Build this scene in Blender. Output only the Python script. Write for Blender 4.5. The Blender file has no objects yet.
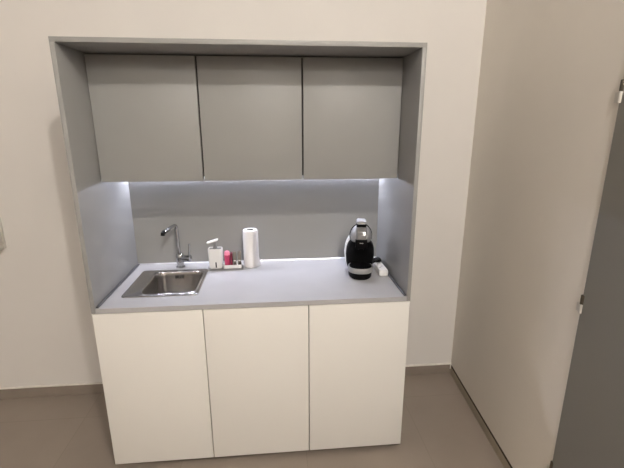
import bpy, bmesh, math, random
from mathutils import Vector, Matrix
random.seed(4)
S = bpy.context.scene
COL = S.collection

# ------------------------------------------------------------------ measures (metres)
W, H = 1.5, 2.0389            # outer size of the grey surround
T = 0.0189                    # panel thickness
D = 0.6566                    # depth of surround and base fronts
ZC, TC = 0.8966, 0.0233       # worktop height / thickness
ZB, ZT = 1.4435, 2.0133       # wall cabinet doors bottom / top
DD = 0.4081                   # depth of wall cabinet fronts
ZP = 0.030                    # bottom of base fronts
YB = -0.0375                  # face of the splash panel
XR, RA = 2.0652, -0.0829      # right wall: x = XR + RA * (-y)
CEIL = 3.36

# ------------------------------------------------------------------ materials
def mat(name, color, rough=0.5, metal=0.0, bump=0.0, bscale=200.0, var=0.0, vscale=6.0,
        spec=0.5, emit=None, estr=0.0, coat=0.0, trans=0.0, stretch=None, ior=1.45):
    m = bpy.data.materials.new(name); m.use_nodes = True
    nt = m.node_tree; b = nt.nodes['Principled BSDF']
    b.inputs['Base Color'].default_value = (*color, 1)
    b.inputs['Roughness'].default_value = rough
    b.inputs['Metallic'].default_value = metal
    b.inputs['Specular IOR Level'].default_value = spec
    b.inputs['Coat Weight'].default_value = coat
    b.inputs['Transmission Weight'].default_value = trans
    b.inputs['IOR'].default_value = ior
    if emit:
        b.inputs['Emission Color'].default_value = (*emit, 1)
        b.inputs['Emission Strength'].default_value = estr
    tc = nt.nodes.new('ShaderNodeTexCoord'); mp = nt.nodes.new('ShaderNodeMapping')
    nt.links.new(tc.outputs['Object'], mp.inputs['Vector'])
    if stretch: mp.inputs['Scale'].default_value = stretch
    if var > 0:
        n = nt.nodes.new('ShaderNodeTexNoise'); n.inputs['Scale'].default_value = vscale
        n.inputs['Detail'].default_value = 4
        nt.links.new(mp.outputs['Vector'], n.inputs['Vector'])
        r = nt.nodes.new('ShaderNodeValToRGB')
        r.color_ramp.elements[0].position = 0.3; r.color_ramp.elements[1].position = 0.7
        r.color_ramp.elements[0].color = (*[c * (1 - var) for c in color], 1)
        r.color_ramp.elements[1].color = (*[min(1, c * (1 + var)) for c in color], 1)
        nt.links.new(n.outputs['Fac'], r.inputs['Fac'])
        nt.links.new(r.outputs['Color'], b.inputs['Base Color'])
    if bump > 0:
        n = nt.nodes.new('ShaderNodeTexNoise'); n.inputs['Scale'].default_value = bscale
        n.inputs['Detail'].default_value = 3
        nt.links.new(mp.outputs['Vector'], n.inputs['Vector'])
        bp = nt.nodes.new('ShaderNodeBump'); bp.inputs['Strength'].default_value = bump
        bp.inputs['Distance'].default_value = 0.002
        nt.links.new(n.outputs['Fac'], bp.inputs['Height'])
        nt.links.new(bp.outputs['Normal'], b.inputs['Normal'])
    return m

def floor_mat():
    m = bpy.data.materials.new('taupe_tile'); m.use_nodes = True
    nt = m.node_tree; b = nt.nodes['Principled BSDF']
    tc = nt.nodes.new('ShaderNodeTexCoord'); mp = nt.nodes.new('ShaderNodeMapping')
    mp.inputs['Location'].default_value = (-0.985, 0.24, 0)
    nt.links.new(tc.outputs['Object'], mp.inputs['Vector'])
    br = nt.nodes.new('ShaderNodeTexBrick')
    br.offset = 0.0; br.squash = 1.0
    br.inputs['Scale'].default_value = 1.0
    br.inputs['Brick Width'].default_value = 0.655; br.inputs['Row Height'].default_value = 0.6
    br.inputs['Mortar Size'].default_value = 0.0022; br.inputs['Mortar Smooth'].default_value = 0.3
    br.inputs['Color1'].default_value = (0.285, 0.238, 0.200, 1)
    br.inputs['Color2'].default_value = (0.298, 0.249, 0.209, 1)
    br.inputs['Mortar'].default_value = (0.25, 0.207, 0.172, 1)
    nt.links.new(mp.outputs['Vector'], br.inputs['Vector'])
    n = nt.nodes.new('ShaderNodeTexNoise'); n.inputs['Scale'].default_value = 3.5; n.inputs['Detail'].default_value = 6
    nt.links.new(tc.outputs['Object'], n.inputs['Vector'])
    r = nt.nodes.new('ShaderNodeValToRGB')
    r.color_ramp.elements[0].color = (0.86, 0.86, 0.86, 1); r.color_ramp.elements[1].color = (1.1, 1.1, 1.1, 1)
    nt.links.new(n.outputs['Fac'], r.inputs['Fac'])
    mx = nt.nodes.new('ShaderNodeMix'); mx.data_type = 'RGBA'; mx.blend_type = 'MULTIPLY'
    mx.inputs[0].default_value = 1.0
    nt.links.new(br.outputs['Color'], mx.inputs[6]); nt.links.new(r.outputs['Color'], mx.inputs[7])
    nt.links.new(mx.outputs[2], b.inputs['Base Color'])
    b.inputs['Roughness'].default_value = 0.38
    return m

GREY = (0.285, 0.282, 0.272)
M = {
    'wall': mat('cream_wall_paint', (0.72, 0.69, 0.655), 0.85, bump=0.12, bscale=160, var=0.02, vscale=2.0, spec=0.25),
    'wall_r': mat('beige_wall_paint', (0.88, 0.83, 0.755), 0.8, bump=0.15, bscale=120, var=0.02, vscale=2.0, spec=0.25),
    'ceil': mat('white_ceiling_paint', (0.78, 0.765, 0.74), 0.9),
    'floor': floor_mat(),
    'tile': mat('taupe_baseboard_tile', (0.245, 0.204, 0.171), 0.45, var=0.08, vscale=8),
    'tile_r': mat('olive_skirting', (0.40, 0.345, 0.265), 0.5, var=0.08, vscale=8),
    'nickel': mat('satin_nickel', (0.72, 0.69, 0.63), 0.35, 0.2),
    'caulk': mat('pale_caulk', (0.80, 0.76, 0.70), 0.7, var=0.05, vscale=30),
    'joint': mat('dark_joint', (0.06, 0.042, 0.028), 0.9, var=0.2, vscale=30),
    'laminate': mat('grey_laminate', GREY, 0.42, bump=0.04, bscale=500, var=0.015, vscale=5, spec=0.4),
    'worktop': mat('grey_worktop_laminate', (0.42, 0.414, 0.418), 0.36, bump=0.05, bscale=600, var=0.03, vscale=7, spec=0.45),
    'white_front': mat('white_melamine', (0.80, 0.78, 0.735), 0.40, bump=0.02, bscale=300, spec=0.4),
    'carcass': mat('gap_shade_carcass', (0.16, 0.155, 0.15), 0.6),  # base body colour darkened so the door gaps read as shaded
    'dark_carcass': mat('gap_shade_dark_carcass', (0.035, 0.033, 0.031), 0.7),  # near-black body colour stands in for shade in the wall door gaps
    'plinth': mat('dark_plinth', (0.05, 0.047, 0.043), 0.6),
    'seal': mat('dark_grey_seal', (0.075, 0.075, 0.08), 0.4),
    'alu': mat('brushed_aluminium', (0.78, 0.78, 0.79), 0.32, 1.0, bump=0.05, bscale=90, stretch=(1, 30, 30)),
    'steel': mat('brushed_steel', (0.47, 0.45, 0.425), 0.2, 1.0, bump=0.03, bscale=60, stretch=(1, 20, 20)),
    'chrome': mat('chrome', (0.46, 0.46, 0.46), 0.1, 1.0),
    'black': mat('black_plastic', (0.004, 0.004, 0.0045), 0.5, bump=0.02, bscale=300, spec=0.08),
    'black_gloss': mat('black_gloss_plastic', (0.005, 0.005, 0.006), 0.3, spec=0.3),
    'rubber': mat('black_rubber', (0.008, 0.008, 0.008), 0.6, spec=0.2),
    'white_plastic': mat('white_plastic', (0.80, 0.79, 0.77), 0.35),
    'grey_plastic': mat('grey_plastic', (0.20, 0.20, 0.20), 0.45),
    'silver': mat('silver_plastic', (0.30, 0.30, 0.30), 0.35, 0.25),
    'smoke': mat('pale_grey_clear_plastic', (0.20, 0.20, 0.20), 0.08, 0.1, coat=0.8),
    'pink': mat('pink_plastic', (0.46, 0.042, 0.125), 0.4),
    'pink_cap': mat('pale_pink_plastic', (0.86, 0.29, 0.42), 0.4),
    'red': mat('dark_red_plastic', (0.16, 0.01, 0.035), 0.5),
    'taupe': mat('taupe_plastic', (0.185, 0.165, 0.145), 0.5, var=0.1, vscale=60),
    'bristle': mat('dark_bristles', (0.07, 0.06, 0.055), 0.9, bump=0.5, bscale=700),
    'paper': mat('white_tissue', (0.88, 0.86, 0.85), 0.9, bump=0.5, bscale=130, spec=0.1),
    'card': mat('grey_cardboard', (0.12, 0.105, 0.095), 0.9),
    'door': mat('grey_door_paint', (0.215, 0.205, 0.185), 0.5, bump=0.05, bscale=200),
    'bronze': mat('dark_hinge_metal', (0.10, 0.085, 0.065), 0.4, 0.7),
    'box': mat('pale_grey_box_plastic', (0.62, 0.595, 0.545), 0.5),
    'led': mat('led_diffuser', (0.9, 0.9, 0.95), 0.4, emit=(0.80, 0.83, 1.0), estr=300.0),
    'lamp': mat('lamp_globe', (0.9, 0.9, 0.9), 0.4, emit=(1.0, 0.94, 0.875), estr=1080.0),
    'lamp2': mat('lamp_globe_far', (0.9, 0.9, 0.9), 0.4, emit=(1.0, 0.94, 0.875), estr=960.0),
}

# ------------------------------------------------------------------ mesh helpers
def merge(dst, src):
    me = bpy.data.meshes.new('tmp'); src.to_mesh(me); src.free()
    dst.from_mesh(me); bpy.data.meshes.remove(me)

def add_box(bm, x0, x1, y0, y1, z0, z1, bev=0.0, seg=2, mtx=None):
    b = bmesh.new()
    bmesh.ops.create_cube(b, size=1.0)
    for v in b.verts:
        v.co = Vector(((x0 + x1) / 2 + v.co.x * (x1 - x0), (y0 + y1) / 2 + v.co.y * (y1 - y0), (z0 + z1) / 2 + v.co.z * (z1 - z0)))
    if bev > 0:
        bmesh.ops.bevel(b, geom=b.edges[:], offset=bev, segments=seg, affect='EDGES', profile=0.5)
    if mtx: b.transform(mtx)
    merge(bm, b)

def loft(bm, loops, cap0=True, cap1=True, closed=True):
    rows = [[bm.verts.new(p) for p in L] for L in loops]
    n = len(rows[0])
    for a, c in zip(rows[:-1], rows[1:]):
        for i in range(n if closed else n - 1):
            j = (i + 1) % n
            bm.faces.new((a[i], a[j], c[j], c[i]))
    if cap0: bm.faces.new(list(reversed(rows[0])))
    if cap1: bm.faces.new(rows[-1])

def lathe(bm, prof, n=32, axis_pt=(0, 0, 0), mtx=None, cap0=True, cap1=True):
    b = bmesh.new()
    loops = [[(axis_pt[0] + r * math.cos(2 * math.pi * k / n), axis_pt[1] + r * math.sin(2 * math.pi * k / n), axis_pt[2] + z)
              for k in range(n)] for r, z in prof]
    loft(b, loops, cap0, cap1)
    if mtx: b.transform(mtx)
    merge(bm, b)

def tube(bm, pts, rad, n=16):
    pts = [Vector(p) for p in pts]
    rads = rad if isinstance(rad, (list, tuple)) else [rad] * len(pts)
    loops = []; prev = None
    for i, p in enumerate(pts):
        d = (pts[min(i + 1, len(pts) - 1)] - pts[max(i - 1, 0)]).normalized()
        if prev is None:
            u = d.orthogonal().normalized()
        else:
            u = (prev - d * prev.dot(d)).normalized()
        prev = u; w = d.cross(u)
        loops.append([p + (u * math.cos(2 * math.pi * k / n) + w * math.sin(2 * math.pi * k / n)) * rads[i] for k in range(n)])
    loft(bm, loops)

def smooth_path(pts, sub=6):
    P = [Vector(p) for p in pts]; out = []
    Q = [P[0]] + P + [P[-1]]
    for i in range(1, len(Q) - 2):
        a, b, c, d = Q[i - 1], Q[i], Q[i + 1], Q[i + 2]
        for k in range(sub):
            t = k / sub
            out.append(0.5 * ((2 * b) + (c - a) * t + (2 * a - 5 * b + 4 * c - d) * t * t + (3 * b - a - 3 * c + d) * t ** 3))
    out.append(P[-1]); return out

def rrect(x0, x1, y0, y1, r, z, n=6):
    pts = []
    for cx, cy, a0 in ((x1 - r, y1 - r, 0), (x0 + r, y1 - r, 90), (x0 + r, y0 + r, 180), (x1 - r, y0 + r, 270)):
        for k in range(n + 1):
            a = math.radians(a0 + 90 * k / n)
            pts.append((cx + r * math.cos(a), cy + r * math.sin(a), z))
    return pts

def ell(cx, cy, rx, ry, z, n=36, p=2.0):
    out = []
    for k in range(n):
        a = 2 * math.pi * k / n; c, s = math.cos(a), math.sin(a)
        out.append((cx + rx * math.copysign(abs(c) ** (2 / p), c), cy + ry * math.copysign(abs(s) ** (2 / p), s), z))
    return out

def finish(name, bm, m, parent=None, world=False, smooth=True):
    bmesh.ops.recalc_face_normals(bm, faces=bm.faces[:])
    me = bpy.data.meshes.new(name)
    if world and parent is not None:
        off = Vector((0, 0, 0)); q = parent
        while q: off += q.location; q = q.parent
        bm.transform(Matrix.Translation(-off))
    bm.to_mesh(me); bm.free()
    me.materials.append(M[m])
    if smooth:
        for f in me.polygons: f.use_smooth = True
        me.set_sharp_from_angle(angle=math.radians(35))
    o = bpy.data.objects.new(name, me); COL.objects.link(o)
    if parent: o.parent = parent
    return o

def thing(name, label, cat, loc=(0, 0, 0), rz=0.0, group=None):
    o = bpy.data.objects.new(name, None); o.empty_display_size = 0.05
    COL.objects.link(o); o.location = loc; o.rotation_euler = (0, 0, rz)
    return tag(o, label, cat, group)

def tag(o, label, cat, group=None):
    o['label'] = label; o['category'] = cat
    if group: o['group'] = group
    return o

def struct(name, bm, m, parent=None, smooth=False):
    o = finish(name, bm, m, parent, smooth=smooth)
    if parent is None: o['kind'] = 'structure'
    return o

def copy_tree(o, parent=None):
    c = o.copy(); COL.objects.link(c)
    if parent: c.parent = parent
    for ch in list(o.children): copy_tree(ch, c)
    return c

def box(name, m, parent, x0, x1, y0, y1, z0, z1, bev=0.0, world=False):
    bm = bmesh.new(); add_box(bm, x0, x1, y0, y1, z0, z1, bev)
    return finish(name, bm, m, parent, world)

# ------------------------------------------------------------------ room shell
XL, YF = -4.0, -9.0
def xw(y): return XR + RA * (-y)
bm = bmesh.new(); add_box(bm, XL - .1, 2.3, YF - .1, .1, -.1, 0); struct('floor', bm, 'floor')
bm = bmesh.new(); add_box(bm, XL - .1, 2.3, YF - .1, .1, CEIL, CEIL + .1); struct('ceiling', bm, 'ceil')
bm = bmesh.new(); add_box(bm, XL - .1, XR, 0, .1, 0, CEIL); struct('wall_back', bm, 'wall')
bm = bmesh.new(); add_box(bm, XL - .1, XL, YF, 0, 0, CEIL); struct('wall_left', bm, 'wall')
bm = bmesh.new(); add_box(bm, XL, 2.3, YF - .1, YF, 0, CEIL); struct('wall_front', bm, 'wall')
# right wall runs slightly inwards; it leaves an opening for the grey door
DY0, DY1, DZ = -1.166, -2.066, 2.06
def slant(bm, ya, yb, z0, z1, o0=0.0, o1=0.12):
    # slab along the right wall between depths ya and yb; o0/o1 offsets from the wall face
    lo = [(xw(ya) + o0, ya, z0), (xw(yb) + o0, yb, z0), (xw(yb) + o1, yb, z0), (xw(ya) + o1, ya, z0)]
    hi = [(x, y, z1) for x, y, _ in lo]
    loft(bm, [lo, hi])
bm = bmesh.new()
slant(bm, 0, DY0, 0, CEIL); slant(bm, DY0, DY1, DZ, CEIL); slant(bm, DY1, YF, 0, CEIL)
struct('wall_right', bm, 'wall_r')
bm = bmesh.new(); slant(bm, DY0 - .003, DY1 + .003, 0.008, DZ - .004, -0.006, 0.036)
door = struct('door_1', bm, 'door')
for zh in (0.33, 1.072, 1.812):
    x, y = xw(DY0) - 0.0045, DY0 - 0.003
    bm = bmesh.new(); lathe(bm, [(0.0, .036), (.0065, .0355), (.008, .034), (.008, .001), (.0, .0)], 16, (x, y, zh))
    add_box(bm, x + .001, x + .0035, y - .03, y, zh, zh + .028)
    h = struct('hinge', bm, 'bronze', door, smooth=True)
    bm = bmesh.new(); lathe(bm, [(0, 0), (.008, -.001), (.008, -.033), (.0065, -.036), (0, -.0365)], 16, (x, y, zh))
    add_box(bm, x + .001, x + .0035, y, y + .026, zh - .034, zh - .002)
    struct('hinge_barrel', bm, 'nickel', h, smooth=True)
bm = bmesh.new(); slant(bm, -1.99, -2.03, 1.0, 1.02, -0.05, -0.006); add_box(bm, xw(-2) - .062, xw(-2) - .05, -2.03, -1.91, 1.0, 1.02, .004)
struct('door_handle', bm, 'alu', door, smooth=True)

bm = bmesh.new(); add_box(bm, XL, -0.001, -.010, 0, 0, .069); add_box(bm, W + .001, XR, -.010, 0, 0, .069)
bb = struct('baseboard_back', bm, 'tile')
bm = bmesh.new(); add_box(bm, XL, -0.001, -.011, 0, .069, .078, .002); add_box(bm, W + .001, XR, -.0125, 0, .069, .081, .003); add_box(bm, XR - .011, XR - .0015, -.0155, -.010, .036, .074, .003)
struct('caulk_line', bm, 'caulk', bb)
bm = bmesh.new(); slant(bm, -.010, DY0 + .012, 0, .052, -0.003, 0.0)
bb = struct('baseboard_right', bm, 'tile_r')
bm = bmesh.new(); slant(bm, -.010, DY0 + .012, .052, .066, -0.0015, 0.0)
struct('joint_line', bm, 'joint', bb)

# ------------------------------------------------------------------ grey surround
sur = thing('kitchen_surround', 'grey laminate frame around the whole kitchenette with splash panel', 'surround', (0, 0, ZC - TC))
box('side_panel', 'laminate', sur, 0, T, -D, -.001, ZC - TC, H - T, .0008, True)
box('side_panel', 'laminate', sur, W - T, W, -D, -.001, ZC - TC, H - T, .0008, True)
box('top_panel', 'laminate', sur, 0, W, -D, -.001, H - T, H, .0008, True)
box('splash_panel', 'laminate', sur, T, W - T, YB, -.016, ZC - .002, 1.462, 0, True)

# ------------------------------------------------------------------ worktop with sink cut-out
wt = thing('worktop', 'grey laminate worktop holding the sink and coffee machine', 'worktop', (0, 0, ZC - TC))
def ring_slab(bm, xs, ys, z0, z1):
    g = {}
    for i, x in enumerate(xs):
        for j, y in enumerate(ys):
            for k, z in enumerate((z0, z1)): g[i, j, k] = bm.verts.new((x, y, z))
    for i in range(3):
        for j in range(3):
            if (i, j) == (1, 1): continue
            for k in (0, 1): bm.faces.new((g[i, j, k], g[i + 1, j, k], g[i + 1, j + 1, k], g[i, j + 1, k]))
    def wall(a, b): bm.faces.new((g[(*a, 0)], g[(*b, 0)], g[(*b, 1)], g[(*a, 1)]))
    for i in range(3): wall((i, 0), (i + 1, 0)); wall((i, 3), (i + 1, 3)); wall((0, i), (0, i + 1)); wall((3, i), (3, i + 1))
    wall((1, 1), (2, 1)); wall((1, 2), (2, 2)); wall((1, 1), (1, 2)); wall((2, 1), (2, 2))
bm = bmesh.new(); ring_slab(bm, [T + .0006, .105, .447, W - T - .0006], [-D, -.530, -.180, YB - .0006], ZC - TC, ZC)
finish('slab', bm, 'worktop', wt, True, smooth=False)
for sx in (0, 1):
    x0 = T + .0006 if sx == 0 else W - T - .0136
    bm = bmesh.new()
    add_box(bm, x0, x0 + .013, -D + .006, YB - .0086, ZC, ZC + .008, .003, 3)
    finish('side_seal', bm, 'seal', wt, True)
bm = bmesh.new()
prof = [(YB - dy, ZC + dz) for dy, dz in ((.0006, 0), (.008, 0), (.0075, .002), (.005, .0045), (.002, .0055), (.0006, .0055))]
loft(bm, [[(x, y, z) for y, z in prof] for x in (T + .0006, W - T - .0006)])
finish('sealing_strip', bm, 'alu', wt, True)

# ------------------------------------------------------------------ base cabinets
BW = W / 3
def base_cabinet():
    r = thing('base_cabinet', 'white handleless base cabinet under the sink, left of the three', 'cabinet', (0, 0, 0), 0, 'white base cabinets')
    w = BW; g = .002; zt = ZC - TC - .001; p = .016
    bm = bmesh.new()
    add_box(bm, .0005, p, -D + .021, -.014, ZP, zt); add_box(bm, w - p, w - .0005, -D + .021, -.014, ZP, zt)
    add_box(bm, p, w - p, -D + .021, -.014, ZP, ZP + p); add_box(bm, p, w - p, -.022, -.014, ZP + p, zt)
    finish('body', bm, 'carcass', r)
    box('door', 'white_front', r, g / 2 + .0011, w - g / 2 - .0011, -D, -D + .019, ZP, zt - .0025, .0012)
    box('plinth', 'plinth', r, .001, w - .001, -D + .05, -D + .066, 0, ZP)
    return r
b0 = base_cabinet()
for k, lab in ((1, 'white handleless base cabinet below the paper towel roll, middle of the three'),
               (2, 'white handleless base cabinet below the coffee machine, right of the three')):
    c = copy_tree(b0); c.location.x = k * BW; c['label'] = lab

# ------------------------------------------------------------------ wall cabinets
WW = (W - 2 * T) / 3
def wall_cabinet():
    r = thing('wall_cabinet', 'grey handleless wall cabinet over the sink, left of the three', 'cabinet', (T, 0, ZB), 0, 'grey wall cabinets')
    w = WW; hb = 1.463 - ZB; ht = ZT - ZB; p = .016
    bm = bmesh.new()
    add_box(bm, .0005, p, -DD + .020, -.002, hb, ht); add_box(bm, w - p, w - .0005, -DD + .020, -.002, hb, ht)
    add_box(bm, p, w - p, -DD + .020, -.002, hb, hb + p); add_box(bm, p, w - p, -DD + .020, -.002, ht - p, ht)
    add_box(bm, p, w - p, -.010, -.002, hb + p, ht - p)
    finish('body', bm, 'dark_carcass', r)
    box('door', 'laminate', r, .0040, w - .0040, -DD, -DD + .019, 0, ht, .0012)
    return r
w0 = wall_cabinet()
for k, lab in ((1, 'grey handleless wall cabinet above the paper towel roll, middle of the three'),
               (2, 'grey handleless wall cabinet above the coffee machine, right of the three')):
    c = copy_tree(w0); c.location.x = T + k * WW; c['label'] = lab

# ------------------------------------------------------------------ LED strip under the wall cabinets
led = thing('led_strip_light', 'thin white LED strip glowing under the grey wall cabinets', 'light', (W / 2, -.0435, 1.4625))
LW = W / 2 - T - .004
box('housing', 'alu', led, -LW, LW, -.009, .0044, -.006, 0)
bm = bmesh.new()
pr = [(-.0032, -.006), (-.0030, -.0078), (-.0024, -.0085), (.0024, -.0085), (.0030, -.0078), (.0032, -.006)]
loft(bm, [[(x, y, z) for y, z in pr] for x in (-LW + .002, LW - .002)])
finish('diffuser', bm, 'led', led)

# ------------------------------------------------------------------ sink
sk = thing('sink', 'stainless steel inset sink with one bowl in the grey worktop', 'sink', (0, 0, ZC))
ox0, ox1, oy0, oy1 = .088, .459, -.540, -.165
bx0, bx1, by0, by1 = .173, .437, -.517, -.204
def rr(x0, x1, y0, y1, ins, r, z): return rrect(x0 + ins, x1 - ins, y0 + ins, y1 - ins, r, z, 8)
bm = bmesh.new()
O = (ox0, ox1, oy0, oy1); B = (bx0, bx1, by0, by1)
loops = [rr(*O, 0, .022, 0.0003), rr(*O, .0015, .021, .0035), rr(*O, .004, .020, .005), rr(*O, .008, .018, .0048),
         rr(*O, .012, .016, .0022), rr(*B, -.009, .052, .0020), rr(*B, -.006, .050, .0042), rr(*B, -.002, .048, .0048), rr(*B, .001, .046, .0030), rr(*B, .003, .044, -.003),
         rr(*B, .006, .043, -.020), rr(*B, .012, .042, -.120), rr(*B, .018, .042, -.140), rr(*B, .030, .040, -.151),
         rr(*B, .045, .035, -.155), rr(*B, .10, .02, -.157)]
loft(bm, loops, cap0=False, cap1=True)
finish('basin', bm, 'steel', sk)
bm = bmesh.new(); lathe(bm, [(.0, -.154), (.012, -.1535), (.020, -.156), (.034, -.1555), (.038, -.1545), (.040, -.1565)], 32, ((bx0 + bx1) / 2, (by0 + by1) / 2, 0), cap1=False)
finish('drain', bm, 'chrome', sk)
for xs in (.2795, .2910, .3070, .3185):
    bm = bmesh.new(); add_box(bm, xs - .0043, xs + .0043, by1 - .0098, by1 - .0055, -.034, -.015, .0015)
    finish('overflow_slot', bm, 'rubber', sk)

# ------------------------------------------------------------------ tap
tp = thing('tap', 'chrome single-lever kitchen tap behind the sink', 'tap', (.287, -.112, ZC + .0004))
bm = bmesh.new()
lathe(bm, [(.0, 0), (.026, 0), (.026, .005), (.023, .008), (.019, .012), (.019, .026), (.0225, .031), (.0225, .072), (.020, .080), (.014, .085), (0, .086)], 32)
finish('base', bm, 'chrome', tp)
bm = bmesh.new()
path = smooth_path([(-.004, 0, .07), (-.005, 0, .13), (-.006, 0, .21), (-.007, -.001, .240), (-.011, -.010, .254), (-.024, -.045, .252), (-.040, -.085, .245), (-.050, -.112, .239)], 6)
tube(bm, path, .0105, 18)
finish('spout', bm, 'chrome', tp)
bm = bmesh.new(); tube(bm, [(-.047, -.104, .243), (-.052, -.118, .2375), (-.0525, -.119, .226)], [.0118, .0118, .0112], 18)
finish('aerator', bm, 'rubber', tp)
bm = bmesh.new(); tube(bm, [(.004, 0, .052), (.020, -.004, .054), (.046, -.010, .055), (.048, -.0105, .055), (.062, -.0135, .056), (.066, -.0145, .056)], [.018, .0195, .0195, .022, .0215, .015], 24)
finish('cartridge', bm, 'chrome', tp)
bm = bmesh.new(); tube(bm, [(.056, -.012, .066), (.057, -.012, .085), (.060, -.010, .12), (.062, -.009, .143)], [.006, .0052, .0055, .006], 14)
finish('lever', bm, 'chrome', tp)

# ------------------------------------------------------------------ sink caddy and what stands in it
CX, CY = .556, -.142
cd = thing('sink_caddy', 'white and dark grey sink caddy beside the tap, holding bottle and brushes', 'caddy', (CX, CY, ZC + .0004))
bm = bmesh.new(); loft(bm, [rrect(-.104, .102, -.052, .016, .012, 0.0), rrect(-.104, .102, -.052, .016, .012, .005), rrect(-.101, .099, -.049, .013, .010, .008)])
finish('base_tray', bm, 'grey_plastic', cd)
bm = bmesh.new()
loft(bm, [rrect(-.012, .092, -.047, .008, .010, .0082), rrect(-.014, .094, -.049, .010, .011, .029), rrect(-.0115, .0915, -.0465, .0075, .009, .029), rrect(-.010, .090, -.045, .006, .008, .012)])
finish('tub', bm, 'white_plastic', cd)

sd = thing('soap_dispenser', 'white pump soap dispenser with dark level window standing left in sink caddy', 'soap dispenser', (.5005, CY, ZC + .0090))
bm = bmesh.new()
loft(bm, [rrect(-.034, .034, -.042, .008, .012, 0), rrect(-.037, .037, -.044, .010, .013, .004), rrect(-.0405, .0405, -.045, .011, .013, .112), rrect(-.039, .039, -.0435, .0095, .013, .117),
          rrect(-.036, .036, -.0405, .0065, .011, .117), rrect(-.035, .035, -.0395, .0055, .011, .108)])
finish('bottle', bm, 'white_plastic', sd)
bm = bmesh.new(); loft(bm, [rrect(-.0345, .0345, -.039, .005, .011, .1082), rrect(-.033, .033, -.0375, .0035, .011, .113)])
lathe(bm, [(0, .112), (.013, .112), (.012, .124), (.0095, .127), (.0085, .158), (0, .159)], 20, (0, -.017, 0))
finish('pump_neck', bm, 'grey_plastic', sd)
bm = bmesh.new()
loops = [rrect(-.045, .018, -.016, .016, .010, -.003), rrect(-.047, .020, -.018, .018, .011, .0), rrect(-.046, .019, -.017, .017, .010, .0045)]
loft(bm, loops); bm.transform(Matrix.Translation((0, -.017, .161)) @ Matrix.Rotation(math.radians(-17), 4, 'Y'))
finish('pump_head', bm, 'white_plastic', sd)
bm = bmesh.new(); loft(bm, [[(x, y, z) for x, z in ((.0, .006), (.007, .006), (.007, .034), (.0055, .040), (.0015, .040), (.0, .034))] for y in (-.0455, -.0425)])
finish('level_window', bm, 'rubber', sd)

pk = thing('bottle', 'small pink bottle with pale pink cap standing in sink caddy', 'bottle', (.5665, CY - .023, ZC + .0126))
bm = bmesh.new(); lathe(bm, [(0, 0), (.014, 0), (.0165, .003), (.0165, .068), (.0155, .072), (0, .072)], 24); finish('body', bm, 'pink', pk)
bm = bmesh.new(); lathe(bm, [(0, .0722), (.0158, .0722), (.0158, .084), (.0145, .091), (.010, .095), (0, .096)], 24); finish('cap', bm, 'pink_cap', pk)
rd = thing('block', 'dark red sponge standing between pink bottle and brushes in sink caddy', 'block', (.5905, CY - .015, ZC + .0126))  # plain dark red upright piece beside the pink bottle
bm = bmesh.new(); add_box(bm, -.0055, .0055, -.022, .014, 0, .082, .003, 2); finish('pad', bm, 'red', rd)

def brush(x, y, lab, h):
    b = thing('cleaning_brush', lab, 'brush', (x, y, ZC + .0126), 0, 'brushes in the sink caddy')
    bm = bmesh.new(); loft(bm, [rrect(-.0085, .0085, -.009, .009, .004, .024), rrect(-.0105, .0105, -.010, .010, .005, .05), rrect(-.0105, .0105, -.010, .010, .005, h - .012), rrect(-.009, .009, -.008, .008, .004, h)])
    finish('handle', bm, 'taupe', b)
    bm = bmesh.new(); loft(bm, [rrect(-.009, .009, -.012, .012, .004, 0), rrect(-.008, .008, -.011, .011, .004, .026)])
    finish('bristle_head', bm, 'bristle', b)
    bm = bmesh.new(); add_box(bm, -.006, .006, -.0115, -.0095, .034, .040, .0008); finish('hang_tab', bm, 'white_plastic', b)
    return b
brush(.6090, CY - .020, 'taupe upright brush in sink caddy, next to the pink bottle', .088)
brush(.6365, CY - .018, 'taupe upright brush in sink caddy, next to the paper towel roll', .092)

# ------------------------------------------------------------------ paper towel roll
pt = thing('paper_towel_roll', 'white paper towel roll standing upright against the splash panel', 'paper towel', (.702, -.130, ZC + .0004))
bm = bmesh.new(); R0 = .0428
prof = [(.0225, .003), (R0 - .004, 0), (R0 - .001, .0015), (R0, .005), (R0 + .0008, .06), (R0 - .0006, .12), (R0 + .0004, .18), (R0 - .0012, .219), (R0 - .003, .2225), (.030, .2235), (.0225, .2232)]
n = 48
loops = []
for r, z in prof:
    loops.append([((r + (.0009 * math.sin(5 * a + z * 30) if r > .04 else 0)) * math.cos(a), (r + (.0009 * math.sin(5 * a + z * 30) if r > .04 else 0)) * math.sin(a), z) for a in [2 * math.pi * k / n for k in range(n)]])
loft(bm, loops + [loops[0]], False, False)
bmesh.ops.remove_doubles(bm, verts=bm.verts[:], dist=1e-6)
finish('roll', bm, 'paper', pt)
bm = bmesh.new(); lathe(bm, [(.0223, .004), (.0223, .2225), (.0207, .2225), (.0207, .004), (.0223, .004)], 32, cap0=False, cap1=False)
lathe(bm, [(0, .10), (.0207, .10)], 24, cap0=False, cap1=False)
finish('core', bm, 'card', pt)
bm = bmesh.new()   # free end of the paper, hanging away from the roll on its right
rows = []
for k in range(9):
    t = k / 8; a = math.radians(-70 + 75 * t); row = []
    for j in range(9):
        z = .003 + .216 * j / 8; out = R0 + .0014 + .010 * t * t * max(0, 1 - z / .06) + .0016 * t * t
        row.append((out * math.cos(a), out * math.sin(a), z))
    rows.append(row)
loft(bm, rows, False, False, closed=False)
r_ = bmesh.ops.solidify(bm, geom=bm.faces[:], thickness=.0006)
finish('loose_sheet', bm, 'paper', pt)

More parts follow.
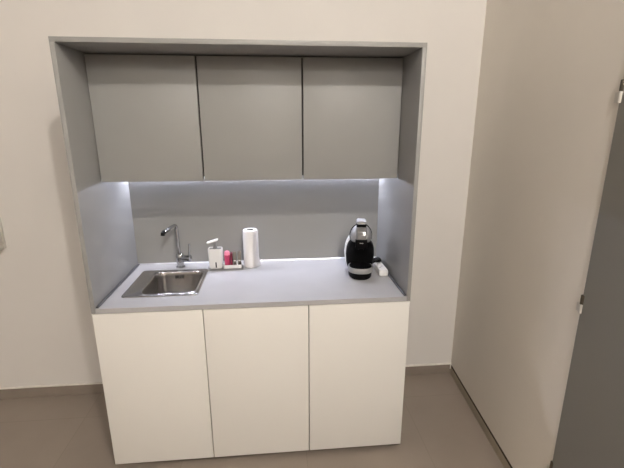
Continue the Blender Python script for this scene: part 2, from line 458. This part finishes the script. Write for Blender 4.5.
# ------------------------------------------------------------------ coffee machine (front is local -y)
cm = thing('coffee_machine', 'black and silver capsule coffee machine on right end of the worktop', 'coffee machine', (1.318, -.315, ZC + .0004), math.radians(-9))
bm = bmesh.new()
loft(bm, [ell(0, -.002, .060, .106, 0, 48, 2.5), ell(0, -.002, .064, .110, .004, 48, 2.5), ell(0, -.002, .065, .111, .030, 48, 2.5), ell(0, -.002, .062, .108, .0345, 48, 2.5)])
finish('base', bm, 'black', cm)
bm = bmesh.new()
loft(bm, [ell(0, -.050, .064, .062, .035, 48, 2.2), ell(0, -.050, .0685, .0665, .038, 48, 2.2), ell(0, -.050, .0695, .0675, .060, 48, 2.2), ell(0, -.050, .067, .065, .064, 48, 2.2), ell(0, -.050, .061, .059, .063, 48, 2.2)])
tray = finish('drip_tray', bm, 'silver', cm)
bm = bmesh.new()
loft(bm, [ell(0, -.050, .0608, .0588, .0635, 40, 2.2), ell(0, -.050, .060, .058, .066, 40, 2.2)])
for k in range(-4, 5):
    x = k * .0115; l = math.sqrt(max(.0, .052 ** 2 - x * x))
    add_box(bm, x - .0025, x + .0025, -.050 - l, -.050 + l, .066, .068)
finish('grid', bm, 'black', tray)
# rear body (pale shell) and black front
def section(z, w, yf, yb, p=2.8, cx=0): return ell(cx, (yf + yb) / 2, w, (yb - yf) / 2, z, 48, p)
bm = bmesh.new()
loft(bm, [section(z, w, yf, yb, 2.8, -.006) for z, w, yf, yb in ((.030, .070, .030, .108), (.05, .0765, .024, .112), (.11, .0825, .018, .114), (.15, .079, .018, .112), (.18, .070, .020, .106), (.205, .056, .026, .100), (.235, .040, .030, .085))])
finish('shell', bm, 'white_plastic', cm)
bm = bmesh.new()
loft(bm, [section(z, w, yf, yb, 2.8, -.001) for z, w, yf, yb in ((.034, .070, -.012, .070), (.06, .076, -.016, .070), (.11, .0795, -.022, .070), (.15, .076, -.040, .07), (.178, .068, -.060, .06), (.196, .056, -.062, .05))])
finish('front_body', bm, 'black', cm)
bm = bmesh.new()   # rounded head in silver
n = 40; loops = []
for k in range(1, 20):
    a = math.pi * k / 20
    loops.append(ell(0, -.005, .0585 * math.sin(a), .060 * math.sin(a), .222 - .064 * math.cos(a), n))
loft(bm, loops); finish('head', bm, 'silver', cm)
bm = bmesh.new()   # clear strip down the middle of the head
loops = []
for k in range(0, 13):
    a = math.radians(-34 + k * 94 / 12)
    y = -.005 - .0625 * math.cos(a); z = .222 + .0665 * math.sin(a)
    yi = -.005 - .048 * math.cos(a); zi = .222 + .050 * math.sin(a)
    loops.append([(-.027, yi, zi), (-.027, y + .002, z), (-.024, y - .003, z), (0, y - .005, z), (.024, y - .003, z), (.027, y + .002, z), (.027, yi, zi)])
loft(bm, loops); finish('capsule_window', bm, 'smoke', cm)
bm = bmesh.new(); add_box(bm, -.0315, .0315, -.078, .0, .166, .216, .005, 3)
lathe(bm, [(0, .155), (.014, .155), (.016, .168), (0, .168)], 20, (0, -.048, 0))
spt = finish('capsule_holder', bm, 'black', cm)
bm = bmesh.new()
for k in range(4): add_box(bm, -.009 + k * .005, -.0055 + k * .005, -.0787, -.0776, .196, .201)
finish('emblem', bm, 'silver', spt)
bm = bmesh.new(); add_box(bm, -.026, .026, -.042, .030, .272, .296, .006, 3); finish('lever_mount', bm, 'black', cm)
bm = bmesh.new()
loft(bm, [rrect(-.022, .022, -.052, .020, .010, .2955), rrect(-.0265, .0265, -.057, .025, .011, .299), rrect(-.0255, .0255, -.055, .024, .011, .310), rrect(-.020, .020, -.048, .018, .010, .315)])
finish('lever', bm, 'silver', cm)
bm = bmesh.new()
arc = [(.0595 * math.cos(a), .006, .222 + .0655 * math.sin(a)) for a in [math.radians(-20 + 220 * k / 40) for k in range(41)]]
tube(bm, arc, .0028, 10); finish('rim', bm, 'black', cm)
# power cord and plug
inv = Matrix.LocRotScale(Vector(cm.location), cm.rotation_euler, None).inverted()
bm = bmesh.new()
cord = smooth_path([(1.362, -.24, ZC + .045), (1.392, -.275, ZC + .047), (1.412, -.285, ZC + .058), (1.430, -.262, ZC + .060), (1.438, -.245, ZC + .056)], 8)
tube(bm, cord, .0055, 10); bm.transform(inv)
cordo = finish('power_cord', bm, 'rubber', cm)
bm = bmesh.new(); lathe(bm, [(0, 0), (.0235, 0), (.025, .003), (.024, .014), (.016, .019), (0, .020)], 28, (1.4405, -.222, ZC + .0368))
add_box(bm, 1.432, 1.452, -.252, -.222, ZC + .040, ZC + .055, .005, 3)
bm.transform(inv); finish('plug', bm, 'rubber', cordo)

# ------------------------------------------------------------------ power strip
ps = thing('power_strip', 'white socket strip lying on worktop right of the coffee machine', 'power strip', (1.4402, -.252, ZC + .0006), math.radians(0.5))
bm = bmesh.new()
loft(bm, [rrect(-.023, .023, -.118, .118, .007, 0), rrect(-.0262, .0262, -.121, .121, .009, .003), rrect(-.0262, .0262, -.121, .121, .009, .026), rrect(-.0225, .0225, -.117, .117, .008, .033)])
finish('body', bm, 'white_plastic', ps)
for yy in (-.060, -.005):
    bm = bmesh.new(); lathe(bm, [(0, .0333), (.019, .0333), (.020, .0343), (.0205, .033)], 28, (0, yy, 0), cap1=False); so = finish('socket', bm, 'white_plastic', ps)
    for k in (-1, 1):
        bm = bmesh.new(); lathe(bm, [(0, .0342), (.0032, .0342), (.0032, .0336)], 12, (k * .0068, yy + k * .0068, 0), cap1=False); finish('pin_hole', bm, 'rubber', so)
bm = bmesh.new(); add_box(bm, -.010, .010, .085, .105, .033, .038, .002); finish('switch', bm, 'white_plastic', ps)

# ------------------------------------------------------------------ box on the wall at the left photo edge
wb = thing('wall_box', 'pale grey plastic box mounted on back wall at left photo edge', 'box', (-.726, 0, 1.012))
box('back_plate', 'box', wb, -.30, 0, -.018, 0, 0, .44, .003)
box('cover', 'box', wb, -.298, -.002, -.125, -.018, .034, .438, .006)
box('bottom_cover', 'box', wb, -.299, -.0005, -.122, -.018, .001, .0315, .004)

# ------------------------------------------------------------------ ceiling lamps
def lamp(x, y, m, lab, r=.06):
    l = thing('ceiling_lamp', lab, 'lamp', (x, y, CEIL), 0, 'globe ceiling lamps')
    bm = bmesh.new(); lathe(bm, [(0, 0), (.05, 0), (.05, -.012), (.03, -.02), (0, -.02)], 32); finish('fitting', bm, 'alu', l)
    bm = bmesh.new(); lathe(bm, [(r * math.sin(math.pi * k / 16), -.015 - r - r * math.cos(math.pi * k / 16) * -1) for k in range(1, 16)], 32); finish('globe', bm, m, l)
    return l
lamp(1.42, -3.05, 'lamp', 'white globe ceiling lamp nearest the kitchenette')
lamp(1.42, -5.40, 'lamp2', 'white globe ceiling lamp in the middle of the row')
lamp(1.30, -7.70, 'lamp2', 'white globe ceiling lamp farthest from the kitchenette')

# ------------------------------------------------------------------ world, camera, colour management
w = bpy.data.worlds.new('World'); S.world = w; w.use_nodes = True
w.node_tree.nodes['Background'].inputs['Color'].default_value = (0.05, 0.045, 0.04, 1)
w.node_tree.nodes['Background'].inputs['Strength'].default_value = 1.0
cam = bpy.data.cameras.new('camera'); co = bpy.data.objects.new('camera', cam); COL.objects.link(co)
cam.sensor_width = 36; cam.lens = 406.8683 / 624 * 36; cam.clip_start = .02
co.location = (0.85003, -2.44671, 1.71209)
co.rotation_euler = (1.30690, 0.0014, -0.0927)
S.camera = co
S.view_settings.view_transform = 'Standard'; S.view_settings.look = 'None'
S.view_settings.gamma = 1; S.view_settings.use_curve_mapping = False
S.view_settings.exposure = 0.05
